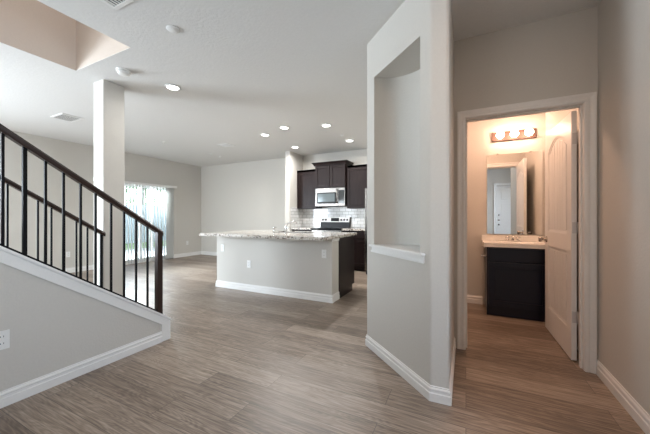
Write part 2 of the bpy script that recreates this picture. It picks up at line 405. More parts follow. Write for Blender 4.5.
# the room lies on the left of each path
base('niche', [(-0.811, 3.4), (NL.x, NL.y), (NC.x, NC.y), (NR.x, NR.y), (-0.095, DY0)][::-1][0:4][::-1] and [(-0.095, DY0), (NR.x, NR.y), (NC.x, NC.y), (NL.x, NL.y), (-0.811, 5.0)])
base('right', [(0.884, 1.3), (0.884, DY0)][::1], 1.0)
base('left', [(XL, PD[0]-0.02), (XL, -3.25)], 1.0)
base('far_left', [(-3.89, 5.8), (-3.89, YB), (XL, YB), (XL, PD[1]+0.02)], 1.0)
base('powder', [(-0.02, DY1), (-0.70, DY1), (-0.70, 4.40), (0.20, 4.40)][::-1], 1.0)
base('nib', [(-3.76, 5.86), (-3.76, 5.80), (-3.89, 5.80)], 1.0)
base('column', [(COL[0], 2.08), (COL[0], 1.85), (COL[1], 1.85), (COL[1], 2.08), (COL[0], 2.08)][::-1], 1.0)

# ------------------------------------------------------------------ upstairs well
wall('wall_stairwell_left', (-3.89, HX0, HY0, 1.74, H+0.003, 5.5), m='warmwall')
wall('wall_stairwell_end', (HX0, -1.5, 1.62, 1.74, H+0.003, 5.5), m='warmwall')
wall('wall_upstairs_right', (-1.62, -1.5, -2.8, 1.62, 3.04, 3.6), (-1.62, -1.5, -2.8, 1.62, 5.0, 5.5), (-1.62, -1.5, -2.8, -1.2, 3.6, 5.0), (-1.62, -1.5, 0.2, 1.62, 3.6, 5.0), m='warmwall')
wall('wall_upstairs_front', (-3.89, HX1, -2.8, HY0, H+0.003, 5.5), (HX1, -1.5, -2.8, HY0, 3.04, 5.5), m='warmwall')
wall('ceiling_upstairs', (-3.89, -1.5, -2.8, 1.74, 5.5, 5.6), m='ceiling')
area('upstairs_lamp_light', (-2.3, 0.3, 5.4), (0, 0, -1), 0.35, 0.35, 15, (1.0, 0.72, 0.50), disk=True)

# ================================================================== STAIRS
SL = 0.70
def capz(y): return 0.200+(1.846-y)*SL
YT = -0.60
def knee(name, x0, x1, y1, side):
    pts = [(y1, 0), (YT, 0), (YT, capz(YT)-0.02), (y1, capz(y1)-0.02)]
    b = MB().prism(pts, lambda u, v, w_: (w_, u, v), x0, x1)
    o = struct(b.build(name, 'wall')); return o
K1 = (-2.68, -2.562)
kw = knee('wall_stair', *K1, 1.834, 1)
# cap, sloping skirt board and end board
def cap(name, x0, x1, y1, parent_label):
    c = MB().prism([(y1+0.012, capz(y1+0.012)), (YT, capz(YT)), (YT, capz(YT)-0.022), (y1+0.012, capz(y1+0.012)-0.022)], lambda u, v, w_: (w_, u, v), x0-0.02, x1+0.022, bev=0.004)
    e = MB()
    for fx in ((x1, x1+0.008), (x0-0.008, x0)):
        e.prism([(y1, 0), (y1, capz(y1)-0.023), (YT, capz(YT)-0.023), (YT, capz(YT)-0.100), (y1-0.075, capz(y1-0.075)-0.100), (y1-0.075, 0)], lambda u, v, w_: (w_, u, v), *fx)
        q = 0.006 if fx[0] >= x1 else -0.006
        e.prism([(y1-0.060, capz(y1-0.060)-0.084), (YT, capz(YT)-0.084), (YT, capz(YT)-0.100), (y1-0.075, capz(y1-0.075)-0.100)], lambda u, v, w_: (w_, u, v), *((fx[1], fx[1]+0.010) if q > 0 else (fx[0]-0.006, fx[0])))
    e.box(x0-0.008, x1+0.008, y1, y1+0.010, 0, capz(y1)-0.02)
    return c, e
c, e = cap('cap', *K1, 1.834, '')
o = c.build('trim_stair_cap', 'trim'); struct(o, 'white sloping cap and skirt board along the stair wall'); e.build('skirt_board', 'trim', o)
base('stair', [(K1[1], 1.759), (K1[1], YT)], 0.92)
K2 = (-3.77, -3.66)
knee('wall_stair_far', *K2, 1.834, -1)
c, e = cap('cap', *K2, 1.834, '')
o = c.build('trim_stair_cap_far', 'trim'); struct(o, 'white sloping cap on the far side of the stairs'); e.build('skirt_board', 'trim', o)
# the flight
st = thing('staircase', (-3.17, 1.80, 0), 'grey carpeted stair flight rising between the two black railings', 'staircase')
NR_ = 15; rise = 2.74/NR_; run = rise/SL
for i in range(NR_-1):
    y0 = 1.72-i*run
    b = MB().box(K2[1]+0.024, K1[0]-0.022, y0-run-0.02, y0, max(0, (i+1)*rise-rise-0.04) if i else 0, (i+1)*rise, bev=0.008)
    b.build('tread', 'tread', st)

def railing(name, xc, ys, y_end, label, group, far=False, thick=()):
    base_y = y_end
    t = thing(name, (xc, y_end, capz(y_end)), label, 'railing', group)
    rz = lambda y: 1.036+(1.800-y)*0.668
    top = lambda y: rz(y)
    # handrail: moulded bar
    prof = [(-0.027, -0.035), (-0.022, -0.050), (0.022, -0.050), (0.027, -0.035), (0.029, -0.018), (0.020, -0.003), (0, 0), (-0.020, -0.003), (-0.029, -0.018)]
    b = MB(); ya, yb = YT, y_end+0.030
    A = [b.bm.verts.new((xc+o, ya, top(ya)+h)) for o, h in prof]; B = [b.bm.verts.new((xc+o, yb, top(yb)+h)) for o, h in prof]
    for i in range(len(prof)): b.bm.faces.new((A[i], A[(i+1) % len(prof)], B[(i+1) % len(prof)], B[i]))
    b.bm.faces.new(A); b.bm.faces.new(B[::-1])
    b.build('handrail', 'rail', t)
    s = MB().prism([(y_end, capz(y_end)), (ya, capz(ya)), (ya, capz(ya)+0.022), (y_end, capz(y_end)+0.022)], lambda u, v, w_: (w_, u, v), xc-0.014, xc+0.014)
    s.build('bottom_rail', 'iron', t)
    hn = 0.012 if far else 0.025
    n = MB().box(xc-hn, xc+hn, y_end-hn, y_end+hn, capz(y_end)-0.01, top(y_end)-0.03, bev=0.003)
    n.build('newel_post', 'rail' if not far else 'iron', t)
    for y in ys:
        h = 0.0068 if y not in thick else 0.0105
        MB().box(xc-h, xc+h, y-h, y+h, capz(y)+0.018, top(y)-0.045).build('baluster', 'iron', t)
    return t
ys = [0.745-0.103*i for i in range(1, 12)]+[0.745, 0.845, 0.951, 1.051, 1.154, 1.252, 1.363, 1.463, 1.563, 1.665]
railing('stair_railing', -2.62, ys, 1.772, 'near stair railing, dark wood handrail and thin black balusters, on the hall side', 'stair railings', thick=(0.845,))
ys2 = [1.086-0.1024*i for i in range(1, 14)]+[1.086, 1.189, 1.292, 1.393, 1.496, 1.599, 1.698]
railing('stair_railing', -3.715, ys2, 1.832, 'far stair railing seen through the near one, ending at the square column', 'stair railings', far=True)

# ================================================================== PATIO DOOR
d1 = sempty('door_1', (XL-0.07, (PD[0]+PD[1])/2, 0), 'white sliding glass patio door behind vertical blinds')
b = MB(); x0, x1 = XL-0.12, XL-0.02; fw = 0.05
b.box(x0, x1, PD[0], PD[0]+fw, 0.0, PD[2]); b.box(x0, x1, PD[1]-fw, PD[1], 0.0, PD[2]); b.box(x0, x1, PD[0]+fw, PD[1]-fw, PD[2]-fw, PD[2]); b.box(x0, x1, PD[0]+fw, PD[1]-fw, 0.0, 0.03)
b.build('door_frame', 'trim', d1)
mid = 4.585
for (a, c_, xx) in ((PD[0]+fw, mid+0.03, XL-0.06), (mid-0.03, PD[1]-fw, XL-0.10)):
    s = MB(); q = 0.055
    s.box(xx, xx+0.03, a, a+q, 0.03, PD[2]-fw); s.box(xx, xx+0.03, c_-q, c_, 0.03, PD[2]-fw); s.box(xx, xx+0.03, a+q, c_-q, 0.03, 0.11); s.box(xx, xx+0.03, a+q, c_-q, PD[2]-fw-q, PD[2]-fw)
    so = s.build('sash', 'trim', d1)
    MB().box(xx+0.012, xx+0.018, a+q, c_-q, 0.11, PD[2]-fw-q).build('pane', 'glass', so)
# hidden windows that light the room
for (nm, fnb, gl) in (('window_1', [(-6.7, -4.4, -3.36, -3.30, 0.6, 0.66), (-6.7, -4.4, -3.36, -3.30, 2.09, 2.15), (-6.7, -6.64, -3.36, -3.30, 0.66, 2.09), (-4.46, -4.4, -3.36, -3.30, 0.66, 2.09), (-5.58, -5.52, -3.36, -3.30, 0.66, 2.09)], None),
                     ('window_2', [(-7.49, -7.43, -2.3, -0.3, 0.7, 0.76), (-7.49, -7.43, -2.3, -0.3, 2.14, 2.2), (-7.49, -7.43, -2.3, -2.24, 0.76, 2.14), (-7.49, -7.43, -0.36, -0.3, 0.76, 2.14)], None),
                     ('window_3', [(2.01, 2.07, -0.1, 0.7, 0.8, 0.85), (2.01, 2.07, -0.1, 0.7, 2.05, 2.1), (2.01, 2.07, -0.1, -0.05, 0.85, 2.05), (2.01, 2.07, 0.65, 0.7, 0.85, 2.05)], None),
                     ('window_4', [(-1.9, -0.85, -0.80, -0.75, 0.95, 1.0), (-1.9, -0.85, -0.80, -0.75, 2.45, 2.5), (-1.9, -1.85, -0.80, -0.75, 1.0, 2.45), (-0.90, -0.85, -0.80, -0.75, 1.0, 2.45)], None)):
    b = MB()
    for q in fnb: b.box(*q)
    struct(b.build(nm, 'trim'))
# vertical blinds
bl = thing('vertical_blinds', (XL+0.06, 4.5, 2.0), 'white vertical blinds hanging open in front of the sliding patio door', 'blinds')
MB().box(XL+0.005, XL+0.085, 3.50, 5.52, 1.975, 2.035, bev=0.006).build('headrail', 'trim', bl)
vy = [3.60+0.078*i for i in range(21)]+[5.22+0.026*i for i in range(9)]
for i, y in enumerate(vy):
    ang = math.radians(12) if y < 5.2 else math.radians(50)
    dx, dy = math.cos(ang)*0.044, math.sin(ang)*0.044
    v = MB(); pts = []
    for k in range(7):
        s_ = -1+k/3; bow = 0.006*(1-s_*s_)
        pts.append((XL+0.048-dx*s_*1.0+bow*math.sin(ang)*1.0, y+dy*s_+bow*math.cos(ang)))
    th = 0.0012
    poly = pts+[(p[0]+th*math.sin(ang), p[1]+th*math.cos(ang)) for p in pts[::-1]]
    v.prism(poly, XY, 0.03, 1.97)
    v.build('vane', 'vane', bl)
# outside
wall('ground_patio', (-11.0, -7.52, 1.5, 8.5, -0.15, -0.02), m='concrete')
wall('ground_lawn', (-24, -11.0, -6, 30, -0.20, -0.05), m='grass')
fe = thing('garden_fence', (-14.0, 9, -0.05), 'pale board fence at the end of the garden beyond the patio door', 'fence')
for i in range(5):
    b = MB()
    for k in range(16):
        y = 0+i*3.0+k*0.1875; b.box(-14.0, -13.98, y, y+0.178, -0.05, 1.75+0.0*k)
    b.build('fence_panel', 'fence', fe)
for i in range(6): MB().box(-14.1, -14.0, i*3.0-0.05, i*3.0+0.05, -0.05, 1.85).build('fence_post', 'fence', fe)
pc = thing('patio_cover', (-9.3, 5.2, -0.02), 'white patio cover with posts outside the sliding door', 'patio cover')
MB().box(-11.0, -7.58, 1.5, 8.5, 3.05, 3.2).build('roof_deck', 'siding', pc)
MB().box(-11.0, -10.85, 1.5, 8.5, 2.8, 3.05).build('beam', 'siding', pc)
for y in (1.6, 8.25): MB().box(-10.99, -10.86, y, y+0.13, -0.02, 2.8).build('post', 'siding', pc)
MB().box(-10.99, -10.86, 7.0, 7.13, -0.02, 2.8).build('post', 'siding', pc)
def tree(x, y, h, r, label):
    t = thing('tree', (x, y, -0.05), label, 'tree', 'trees beyond the fence')
    MB().tube([(x, y, -0.05), (x+0.05, y, h*0.5), (x, y+0.1, h*0.8)], [0.12, 0.09, 0.04]).build('trunk', 'bark', t)
    b = MB()
    for i in range(700):
        a = random.uniform(0, 2*PI); q = r*random.random()**0.4; zz = random.uniform(-1, 1)
        p = Vector((x+q*math.cos(a)*math.sqrt(1-zz*zz), y+q*math.sin(a)*math.sqrt(1-zz*zz), h*0.75+q*zz*1.2))
        d = Vector([random.uniform(-1, 1) for _ in range(3)]).normalized(); e_ = d.orthogonal().normalized(); f_ = d.cross(e_); s_ = 0.11
        b.faces([p-e_*s_, p+f_*s_*0.5, p+e_*s_, p-f_*s_*0.5], [(0, 1, 2, 3)])
    b.build('foliage', 'leaf', t)
tree(-15.6, 9.6, 3.6, 1.2, 'leafy tree standing behind the fence, nearer the blinds\' middle')
tree(-16.2, 12.6, 4.2, 1.4, 'leafy tree standing behind the fence, at its far end')

# ================================================================== KITCHEN
IX0, IX1, IY0, IY1 = -3.765, -1.635, 3.57, 3.80
b = MB().box(IX0, IX1, IY0, IY1, 0, 0.872, bev=0.003); struct(b.build('wall_island', 'wall'), 'painted half wall of the kitchen island under the granite top')
base('island', [(IX0, IY1), (IX0, IY0), (IX1, IY0), (IX1, IY1)][::-1], 1.0)
tr = MB().box(IX1, IX1+0.008, IY0-0.008, IY1, 0.832, 0.872).box(IX1, IX1+0.014, IY0-0.014, IY1, 0.852, 0.872)
struct(tr.build('trim_island', 'trim'))

def panel_door(name, x0, x1, z0, z1, yf, parent, m, th=0.022, st=0.058, kind='door'):
    """shaker door: front face at y=yf, facing -y"""
    b = MB(); yb_ = yf+th
    b.box(x0, x0+st, yf, yb_, z0, z1, bev=0.002); b.box(x1-st, x1, yf, yb_, z0, z1, bev=0.002)
    b.box(x0+st, x1-st, yf, yb_, z0, z0+st, bev=0.002); b.box(x0+st, x1-st, yf, yb_, z1-st, z1, bev=0.002)
    b.box(x0+st, x1-st, yf+0.013, yb_-0.002, z0+st, z1-st)
    # bead
    q = 0.014
    b.box(x0+st, x0+st+q, yf+0.007, yf+0.014, z0+st, z1-st, 0.003); b.box(x1-st-q, x1-st, yf+0.007, yf+0.014, z0+st, z1-st, 0.003)
    b.box(x0+st, x1-st, yf+0.007, yf+0.014, z0+st, z0+st+q, 0.003); b.box(x0+st, x1-st, yf+0.007, yf+0.014, z1-st-q, z1-st, 0.003)
    return b.build(name, m, parent)

# island base cabinets, behind the half wall (fronts face the range)
ic = thing('island_cabinet', (-2.7, 4.0, 0), 'espresso island base cabinets behind the half wall, dark end panel showing', 'cabinet')
b = MB().box(IX0+0.02, IX1-0.004, IY1+0.002, 4.40, 0.10, 0.68).box(IX0+0.02, -2.98, IY1+0.002, 4.40, 0.68, 0.872).box(-2.17, IX1-0.004, IY1+0.002, 4.40, 0.68, 0.872).box(-2.98, -2.17, 4.38, 4.40, 0.68, 0.872); b.build('body', 'espresso', ic)
MB().box(IX0+0.02, IX1-0.02, IY1+0.002, 4.33, 0.0, 0.10).build('toe_kick', 'espresso', ic)
MB().box(IX1-0.004, IX1+0.008, IY1+0.002, 4.33, 0.0, 0.872).box(IX1-0.004, IX1+0.008, 4.33, 4.42, 0.10, 0.872).build('end_panel', 'espresso', ic)
n_d = 5; wd = (IX1-IX0-0.04)/n_d
for i in range(n_d):
    xa = IX0+0.025+i*wd
    b = MB(); b.box(xa, xa+wd-0.006, 4.40, 4.42, 0.12, 0.68, bev=0.002); b.box(xa+0.05, xa+wd-0.056, 4.42, 4.423, 0.17, 0.63); b.build('door', 'espresso', ic)
    b = MB(); b.box(xa, xa+wd-0.006, 4.40, 4.42, 0.70, 0.86, bev=0.002); b.build('drawer', 'espresso', ic)
# granite island top with sink cut-out
TX0, TX1, TY0, TY1 = -3.78, -1.595, 3.22, 4.46; SX0, SX1, SY0, SY1 = -2.95, -2.20, 3.98, 4.34
b = MB(); za, zb = 0.873, 0.913
for q in ((TX0, SX0, TY0, TY1), (SX1, TX1, TY0, TY1), (SX0, SX1, TY0, SY0), (SX0, SX1, SY1, TY1)): b.box(*q, za, zb)
bmesh.ops.remove_doubles(b.bm, verts=b.bm.verts[:], dist=1e-5)
tag(b.build('countertop', 'granite'), 'long speckled granite island top with a sink cut-out', 'countertop')
sk = thing('kitchen_sink', ((SX0+SX1)/2, 4.16, 0.70), 'stainless undermount sink set in the granite island top', 'sink')
b = MB(); w_ = 0.004
b.box(SX0, SX1, SY0, SY1, 0.70, 0.704); b.box(SX0, SX0+w_, SY0, SY1, 0.704, 0.905); b.box(SX1-w_, SX1, SY0, SY1, 0.704, 0.905); b.box(SX0, SX1, SY0, SY0+w_, 0.704, 0.905); b.box(SX0, SX1, SY1-w_, SY1, 0.704, 0.905)
b.build('basin', 'steel', sk); MB().lathe([(0.04, 0), (0.04, 0.004), (0.02, 0.002)], loc=((SX0+SX1)/2, 4.16, 0.704)).build('drain', 'chrome', sk)
FX, FY = -2.60, 3.90
fa = thing('kitchen_faucet', (FX, FY, 0.913), 'chrome kitchen faucet with arched spout on the granite island top', 'faucet')
MB().lathe([(0.028, 0), (0.028, 0.012), (0.020, 0.02), (0.017, 0.10), (0.017, 0.12), (0.008, 0.13)], loc=(FX, FY, 0.913)).build('body', 'chrome', fa)
MB().tube([(FX, FY, 1.02)]+[(FX+0.012+0.10*(1-math.cos(a)) *0.9, FY+0.05*(1-math.cos(a))*0.9, 1.035+0.055*math.sin(a)) for a in [PI*k/8 for k in range(0, 7)]], [0.012]*5+[0.011]*3, 12).build('spout', 'chrome', fa)
MB().tube([(FX, FY, 0.965), (FX+0.035, FY-0.01, 0.985), (FX+0.10, FY-0.02, 1.015)], [0.009, 0.007, 0.006]).build('lever', 'chrome', fa)
sd = thing('soap_dispenser', (-2.78, 3.82, 0.913), 'small chrome soap dispenser beside the kitchen faucet', 'dispenser')
MB().lathe([(0.020, 0), (0.020, 0.01), (0.013, 0.015), (0.013, 0.075), (0.017, 0.08), (0.017, 0.095), (0.006, 0.098)], loc=(-2.78, 3.82, 0.913)).build('body', 'chrome', sd)
MB().tube([(-2.78, 3.82, 1.0), (-2.75, 3.85, 1.0)], 0.006).build('nozzle', 'chrome', sd)
tag(MB().lathe([(0.035, 0), (0.035, 0.006), (0.022, 0.010), (0.012, 0.012), (0.012, 0.02), (0.004, 0.022)], loc=(-2.69, 3.80, 0.913)).build('sink_stopper', 'chrome'), 'small flat chrome sink stopper lying between dispenser and faucet', 'stopper')

# backsplash
def bs(name, bx, m): KEEP['o'] = 1; o = MB().box(*bx).build(name, m); KEEP['o'] = 0; return struct(o)
bs('trim_backsplash_back', (-3.76, -1.86, YB-0.008, YB, 0.913, 1.40), 'tile_x')
bs('trim_backsplash_side', (-3.76, -3.752, 5.84, YB-0.008, 0.913, 1.40), 'tile_y')
RX0, RX1 = -3.205, -2.445; CF = 5.86
def base_cab(x0, x1, label, split=1):
    t = thing('base_cabinet', ((x0+x1)/2, 6.12, 0), label, 'cabinet', 'base cabinets beside the range')
    MB().box(x0, x1, CF+0.02, YB-0.01, 0.10, 0.872).build('body', 'espresso', t)
    MB().box(x0, x1, CF+0.09, YB-0.01, 0.0, 0.10).build('toe_kick', 'espresso', t)
    panel_door('door', x0+0.01, x1-0.01, 0.115, 0.68, CF, t, 'espresso')
    b = MB().box(x0+0.01, x1-0.01, CF, CF+0.02, 0.70, 0.855, bev=0.004).box(x0+0.04, x1-0.04, CF-0.003, CF, 0.725, 0.83, bev=0.001); b.build('drawer', 'espresso', t)
    return t
base_cab(-3.745, RX0-0.005, 'espresso base cabinet between the kitchen side wall and the range')
base_cab(RX1+0.005, -1.87, 'espresso base cabinet with drawer between the range and the refrigerator')
for x0, x1, l in ((-3.75, RX0-0.003, 'short speckled granite counter on the side wall end of the range'), (RX1+0.003, -1.868, 'short speckled granite counter between range and refrigerator')):
    tag(MB().box(x0, x1, CF-0.025, YB-0.009, 0.873, 0.913, bev=0.004).build('countertop', 'granite'), l, 'countertop')
# range
rg = thing('range', ((RX0+RX1)/2, 6.12, 0), 'stainless electric range with black cooktop and knobbed back panel', 'range')
MB().box(RX0+0.003, RX1-0.003, CF+0.02, YB-0.012, 0.04, 0.870).build('body', 'black', rg)
MB().box(RX0+0.003, RX1-0.003, CF-0.03, YB-0.09, 0.872, 0.916, bev=0.004).build('cooktop', 'blackglass', rg)
dr = MB().box(RX0+0.008, RX1-0.008, CF-0.02, CF+0.02, 0.25, 0.80, bev=0.005).build('oven_door', 'steel', rg)
MB().box(RX0+0.10, RX1-0.10, CF-0.024, CF-0.02, 0.36, 0.66).build('oven_window', 'blackglass', dr)
MB().tube([(RX0+0.06, CF-0.06, 0.755), (RX1-0.06, CF-0.06, 0.755)], 0.011).box(RX0+0.08, RX0+0.10, CF-0.06, CF-0.02, 0.745, 0.765).box(RX1-0.10, RX1-0.08, CF-0.06, CF-0.02, 0.745, 0.765).build('handle', 'steel', dr)
MB().box(RX0+0.008, RX1-0.008, CF-0.01, CF+0.02, 0.81, 0.865).build('front_panel', 'steel', rg)
MB().box(RX0+0.008, RX1-0.008, CF-0.015, CF+0.02, 0.07, 0.24, bev=0.004).build('drawer', 'steel', rg)
bg_ = MB().prism([(YB-0.012, 0.916), (YB-0.10, 0.916), (YB-0.10, 1.03), (YB-0.075, 1.165), (YB-0.012, 1.165)], lambda u, v, w: (w, u, v), RX0+0.003, RX1-0.003).build('backguard', 'black', rg)
def on_guard(v0, v1, off=0.0):   # y on sloping face at heights
    f = lambda v: YB-0.10+(v-1.03)/(0.135)*0.025-off
    return f(v0), f(v1)
def gp(x0, x1, z0, z1, m, nm, th, par):
    ya, yb2 = on_guard(z0, z1)
    b = MB(); b.faces([(x0, ya, z0), (x1, ya, z0), (x1, yb2, z1), (x0, yb2, z1), (x0, ya-th, z0), (x1, ya-th, z0), (x1, yb2-th, z1), (x0, yb2-th, z1)], [(0, 1, 2, 3), (4, 5, 6, 7), (0, 1, 5, 4), (2, 3, 7, 6), (1, 2, 6, 5), (0, 3, 7, 4)])
    return b.build(nm, m, par)
cp = gp(RX0+0.006, RX1-0.006, 1.045, 1.162, 'hinge', 'control_panel', 0.004, bg_)
gp(RX0+0.28, RX0+0.49, 1.065, 1.145, 'blackglass', 'display', 0.006, bg_)
for kx in (0.065, 0.145, 0.55, 0.625, 0.70):
    z = 1.10; y = on_guard(z, z)[0]-0.004
    MB().lathe([(0.023, 0), (0.021, 0.018), (0.006, 0.020)], 16, (RX0+kx, y, z), 'Y').build('knob', 'black', bg_)
for bx, by, br_ in ((0.20, 6.0, 0.09), (0.56, 6.0, 0.11), (0.20, 6.22, 0.11), (0.56, 6.22, 0.08)):
    MB().lathe([(br_, 0), (br_, 0.0008), (br_-0.004, 0.0008)], 32, (RX0+bx, by, 0.916)).build('burner', 'black', rg)
# microwave
mw = thing('microwave', ((RX0+RX1)/2, 6.25, 1.43), 'stainless over-the-range microwave under the tall middle cabinet', 'microwave')
MF = 6.045
MB().box(RX0+0.003, RX1-0.003, MF+0.03, YB-0.01, 1.415, 1.84).build('body', 'black', mw)
d_ = MB().box(RX0+0.003, RX1-0.17, MF, MF+0.03, 1.42, 1.837, bev=0.005).build('door', 'steel', mw)
MB().box(RX0+0.045, RX1-0.225, MF-0.004, MF, 1.475, 1.735, bev=0.001).build('window_surround', 'black', d_)
MB().box(RX0+0.075, RX1-0.255, MF-0.006, MF-0.004, 1.52, 1.71).build('window_glass', 'winglass', d_)
MB().tube([(RX1-0.195, MF-0.035, 1.48), (RX1-0.195, MF-0.035, 1.81)], 0.012).box(RX1-0.205, RX1-0.185, MF-0.035, MF, 1.485, 1.505).box(RX1-0.205, RX1-0.185, MF-0.035, MF, 1.785, 1.805).build('handle', 'steel', d_)
k_ = MB().box(RX1-0.168, RX1-0.003, MF, MF+0.03, 1.42, 1.837, bev=0.004).build('control_panel', 'steel', mw)
MB().box(RX1-0.160, RX1-0.020, MF-0.003, MF, 1.475, 1.78).build('keypad', 'blackglass', k_)
MB().box(RX0+0.05, RX1-0.30, MF-0.001, MF, 1.80, 1.825).build('vent_grille', 'steel', mw)
# upper cabinets
def upper(x0, x1, z0, z1, yf, label, nd, crown=0.05, co=0.03):
    t = thing('upper_cabinet', ((x0+x1)/2, (yf+YB)/2, z0), label, 'cabinet', 'upper cabinets around the microwave')
    MB().box(x0, x1, yf+0.02, YB-0.01, z0, z1).build('body', 'espresso', t)
    wd = (x1-x0)/nd
    for i in range(nd): panel_door('door', x0+i*wd+0.006, x0+(i+1)*wd-0.006, z0+0.006, z1-0.008, yf, t, 'espresso')
    pr = [(0, 0), (0, -0.012), (co*0.3, -0.012), (co*0.5, 0.35*crown), (co*0.9, 0.8*crown), (co, 0.85*crown), (co, crown), (0, crown)]
    b = MB(); b.sweep([(x1, YB-0.01), (x1, yf+0.004), (x0, yf+0.004), (x0, YB-0.01)][::-1], [(-o, z1+z) for o, z in pr], XY)
    b.box(x0, x1, yf+0.004, YB-0.01, z1, z1+crown*0.9)
    b.build('crown_moulding', 'espresso', t)
    return t
upper(-3.752, -3.213, 1.372, 2.265, 6.11, 'single-door espresso upper cabinet against the kitchen side wall', 1, 0.045, 0.0)
upper(RX0-0.005, RX1+0.005, 1.845, 2.375, 6.04, 'taller two-door espresso upper cabinet with crown above the microwave', 2, 0.065, 0.065)
upper(-2.432, -1.90, 1.362, 2.285, 6.11, 'wide single-door espresso upper cabinet between microwave and refrigerator', 1, 0.045, 0.0)
# refrigerator sliver
fr = thing('refrigerator', (-1.44, 5.95, 0), 'tall refrigerator edge just visible past the niche wall, beside the base cabinet', 'refrigerator')
MB().box(-1.845, -1.03, 5.70, 6.40, 0.02, 1.76).build('body', 'plastic', fr)
MB().box(-1.845, -1.442, 5.62, 5.695, 0.08, 1.755, bev=0.008).build('door', 'steel', fr)
MB().box(-1.436, -1.03, 5.62, 5.695, 0.08, 1.755, bev=0.008).build('door', 'steel', fr)
MB().box(-1.83, -1.05, 5.66, 5.70, 0.0, 0.08).build('base_grille', 'black', fr)
for x in (-1.49, -1.39): MB().tube([(x, 5.57, 0.7), (x, 5.57, 1.5)], 0.011).box(x-0.01, x+0.01, 5.57, 5.62, 0.72, 0.74).box(x-0.01, x+0.01, 5.57, 5.62, 1.46, 1.48).build('handle', 'steel', fr)

# ------------------------------------------------------------------ outlets (faces -y or +x)
def outlet(loc, facing, label, gang=1, kind='outlet', group='wall outlets'):
    wd = 0.07+0.046*(gang-1); hh = 0.115
    t = thing('wall_outlet' if kind == 'outlet' else 'light_switch', loc, label, 'outlet' if kind == 'outlet' else 'switch', group)
    def B(u0, u1, d0, d1, z0, z1, nm, m, bev=0.0):
        b = MB()
        if facing == '-y': b.box(loc[0]+u0, loc[0]+u1, loc[1]-d1, loc[1]-d0, loc[2]+z0, loc[2]+z1, bev)
        else: b.box(loc[0]+d0, loc[0]+d1, loc[1]+u0, loc[1]+u1, loc[2]+z0, loc[2]+z1, bev)
        return b.build(nm, m, t)
    B(-wd/2, wd/2, 0, 0.006, -hh/2, hh/2, 'cover_plate', 'plastic', 0.002)
    for g in range(gang):
        u = (g-(gang-1)/2)*0.046
        if kind == 'outlet':
            for z in (-0.021, 0.021):
                r = B(u-0.017, u+0.017, 0.006, 0.008, z-0.014, z+0.014, 'receptacle', 'plastic', 0.0008)
                for du in (-0.007, 0.007):
                    b = MB()
                    if facing == '-y': b.box(loc[0]+u+du-0.0012, loc[0]+u+du+0.0012, loc[1]-0.0086, loc[1]-0.008, loc[2]+z-0.003, loc[2]+z+0.007)
                    else: b.box(loc[0]+0.008, loc[0]+0.0086, loc[1]+u+du-0.0012, loc[1]+u+du+0.0012, loc[2]+z-0.003, loc[2]+z+0.007)
                    b.build('slot', 'slot', r)
        else: B(u-0.016, u+0.016, 0.006, 0.010, -0.032, 0.032, 'rocker', 'plastic', 0.001)
    return t
outlet((K1[1], 0.700, 0.410), '+x', 'white two-gang wall outlet on the stair wall above the baseboard', 2)
outlet((-3.632, IY0, 0.655), '-y', 'white outlet high at the far end of the island wall, away from the range', 1)
outlet((-3.075, IY0, 0.425), '-y', 'white outlet low on the island wall, below the faucet side', 1)
outlet((-1.755, IY0, 0.660), '-y', 'white outlet on the island wall beside its dark end panel', 1)
outlet((XL, 5.92, 0.40), '+x', 'white outlet low on the wall between the patio door and the far corner', 1)
outlet((XL, 3.06, 0.39), '+x', 'white outlet low on the wall seen through the stair railings', 1)

# ================================================================== CEILING FIXTURES
def ringlight(x, y, label, power=16, spread=165):
    t = thing('recessed_light', (x, y, H), label, 'ceiling light', 'recessed ceiling lights')
    MB().lathe([(0.092, 0), (0.092, -0.004), (0.085, -0.009), (0.068, -0.011), (0.066, -0.004), (0.066, 0)], 36, (x, y, H)).build('trim_ring', 'plastic', t)
    MB().lathe([(0.066, -0.003), (0.066, -0.006), (0.03, -0.0085), (0.0, -0.009)], 36, (x, y, H)).build('lens', 'led', t)
    area('downlight', (x, y, H-0.014), (0, 0, -1), 0.12, 0.12, power, (1.0, 0.985, 0.96), disk=True, spread=spread)
    return t
ringlight(-3.19, 2.335, 'recessed light nearest the smoke detector and square column', 5)
ringlight(-3.45, 4.46, 'recessed light nearest the dining room ceiling vent, before the kitchen side wall')
ringlight(-2.87, 4.25, 'recessed light over the middle of the granite island top')
ringlight(-2.15, 4.46, 'recessed light over the dark end of the island, before the sprinkler')
ringlight(-2.15, 5.56, 'recessed light in front of the wide upper cabinet, beside the niche wall edge')
ringlight(-3.45, 5.54, 'recessed light touching the kitchen side wall, before the upper cabinet there')
def vent(x0, x1, y0, y1, label, along='x', n=7, frame=0.03):
    t = thing('ceiling_vent', ((x0+x1)/2, (y0+y1)/2, H), label, 'vent', 'ceiling air vents')
    b = MB(); z0, z1 = H-0.010, H
    b.box(x0, x1, y0, y0+frame, z0, z1, 0.003); b.box(x0, x1, y1-frame, y1, z0, z1, 0.003); b.box(x0, x0+frame, y0+frame, y1-frame, z0, z1, 0.003); b.box(x1-frame, x1, y0+frame, y1-frame, z0, z1, 0.003)
    b.build('frame', 'plastic', t)
    MB().box(x0+frame, x1-frame, y0+frame, y1-frame, H-0.002, H-0.0005).build('backing', 'vent_dark', t)
    b = MB()
    for i in range(n):
        if along == 'x':
            y = y0+frame+(i+0.5)*(y1-y0-2*frame)/n; hw = (y1-y0-2*frame)/n*0.20; b.box(x0+frame, x1-frame, y-hw, y+hw, H-0.009, H-0.004)
        else:
            x = x0+frame+(i+0.5)*(x1-x0-2*frame)/n; hw = (x1-x0-2*frame)/n*0.20; b.box(x-hw, x+hw, y0+frame, y1-frame, H-0.009, H-0.004)
    b.build('louvers', 'plastic', t)
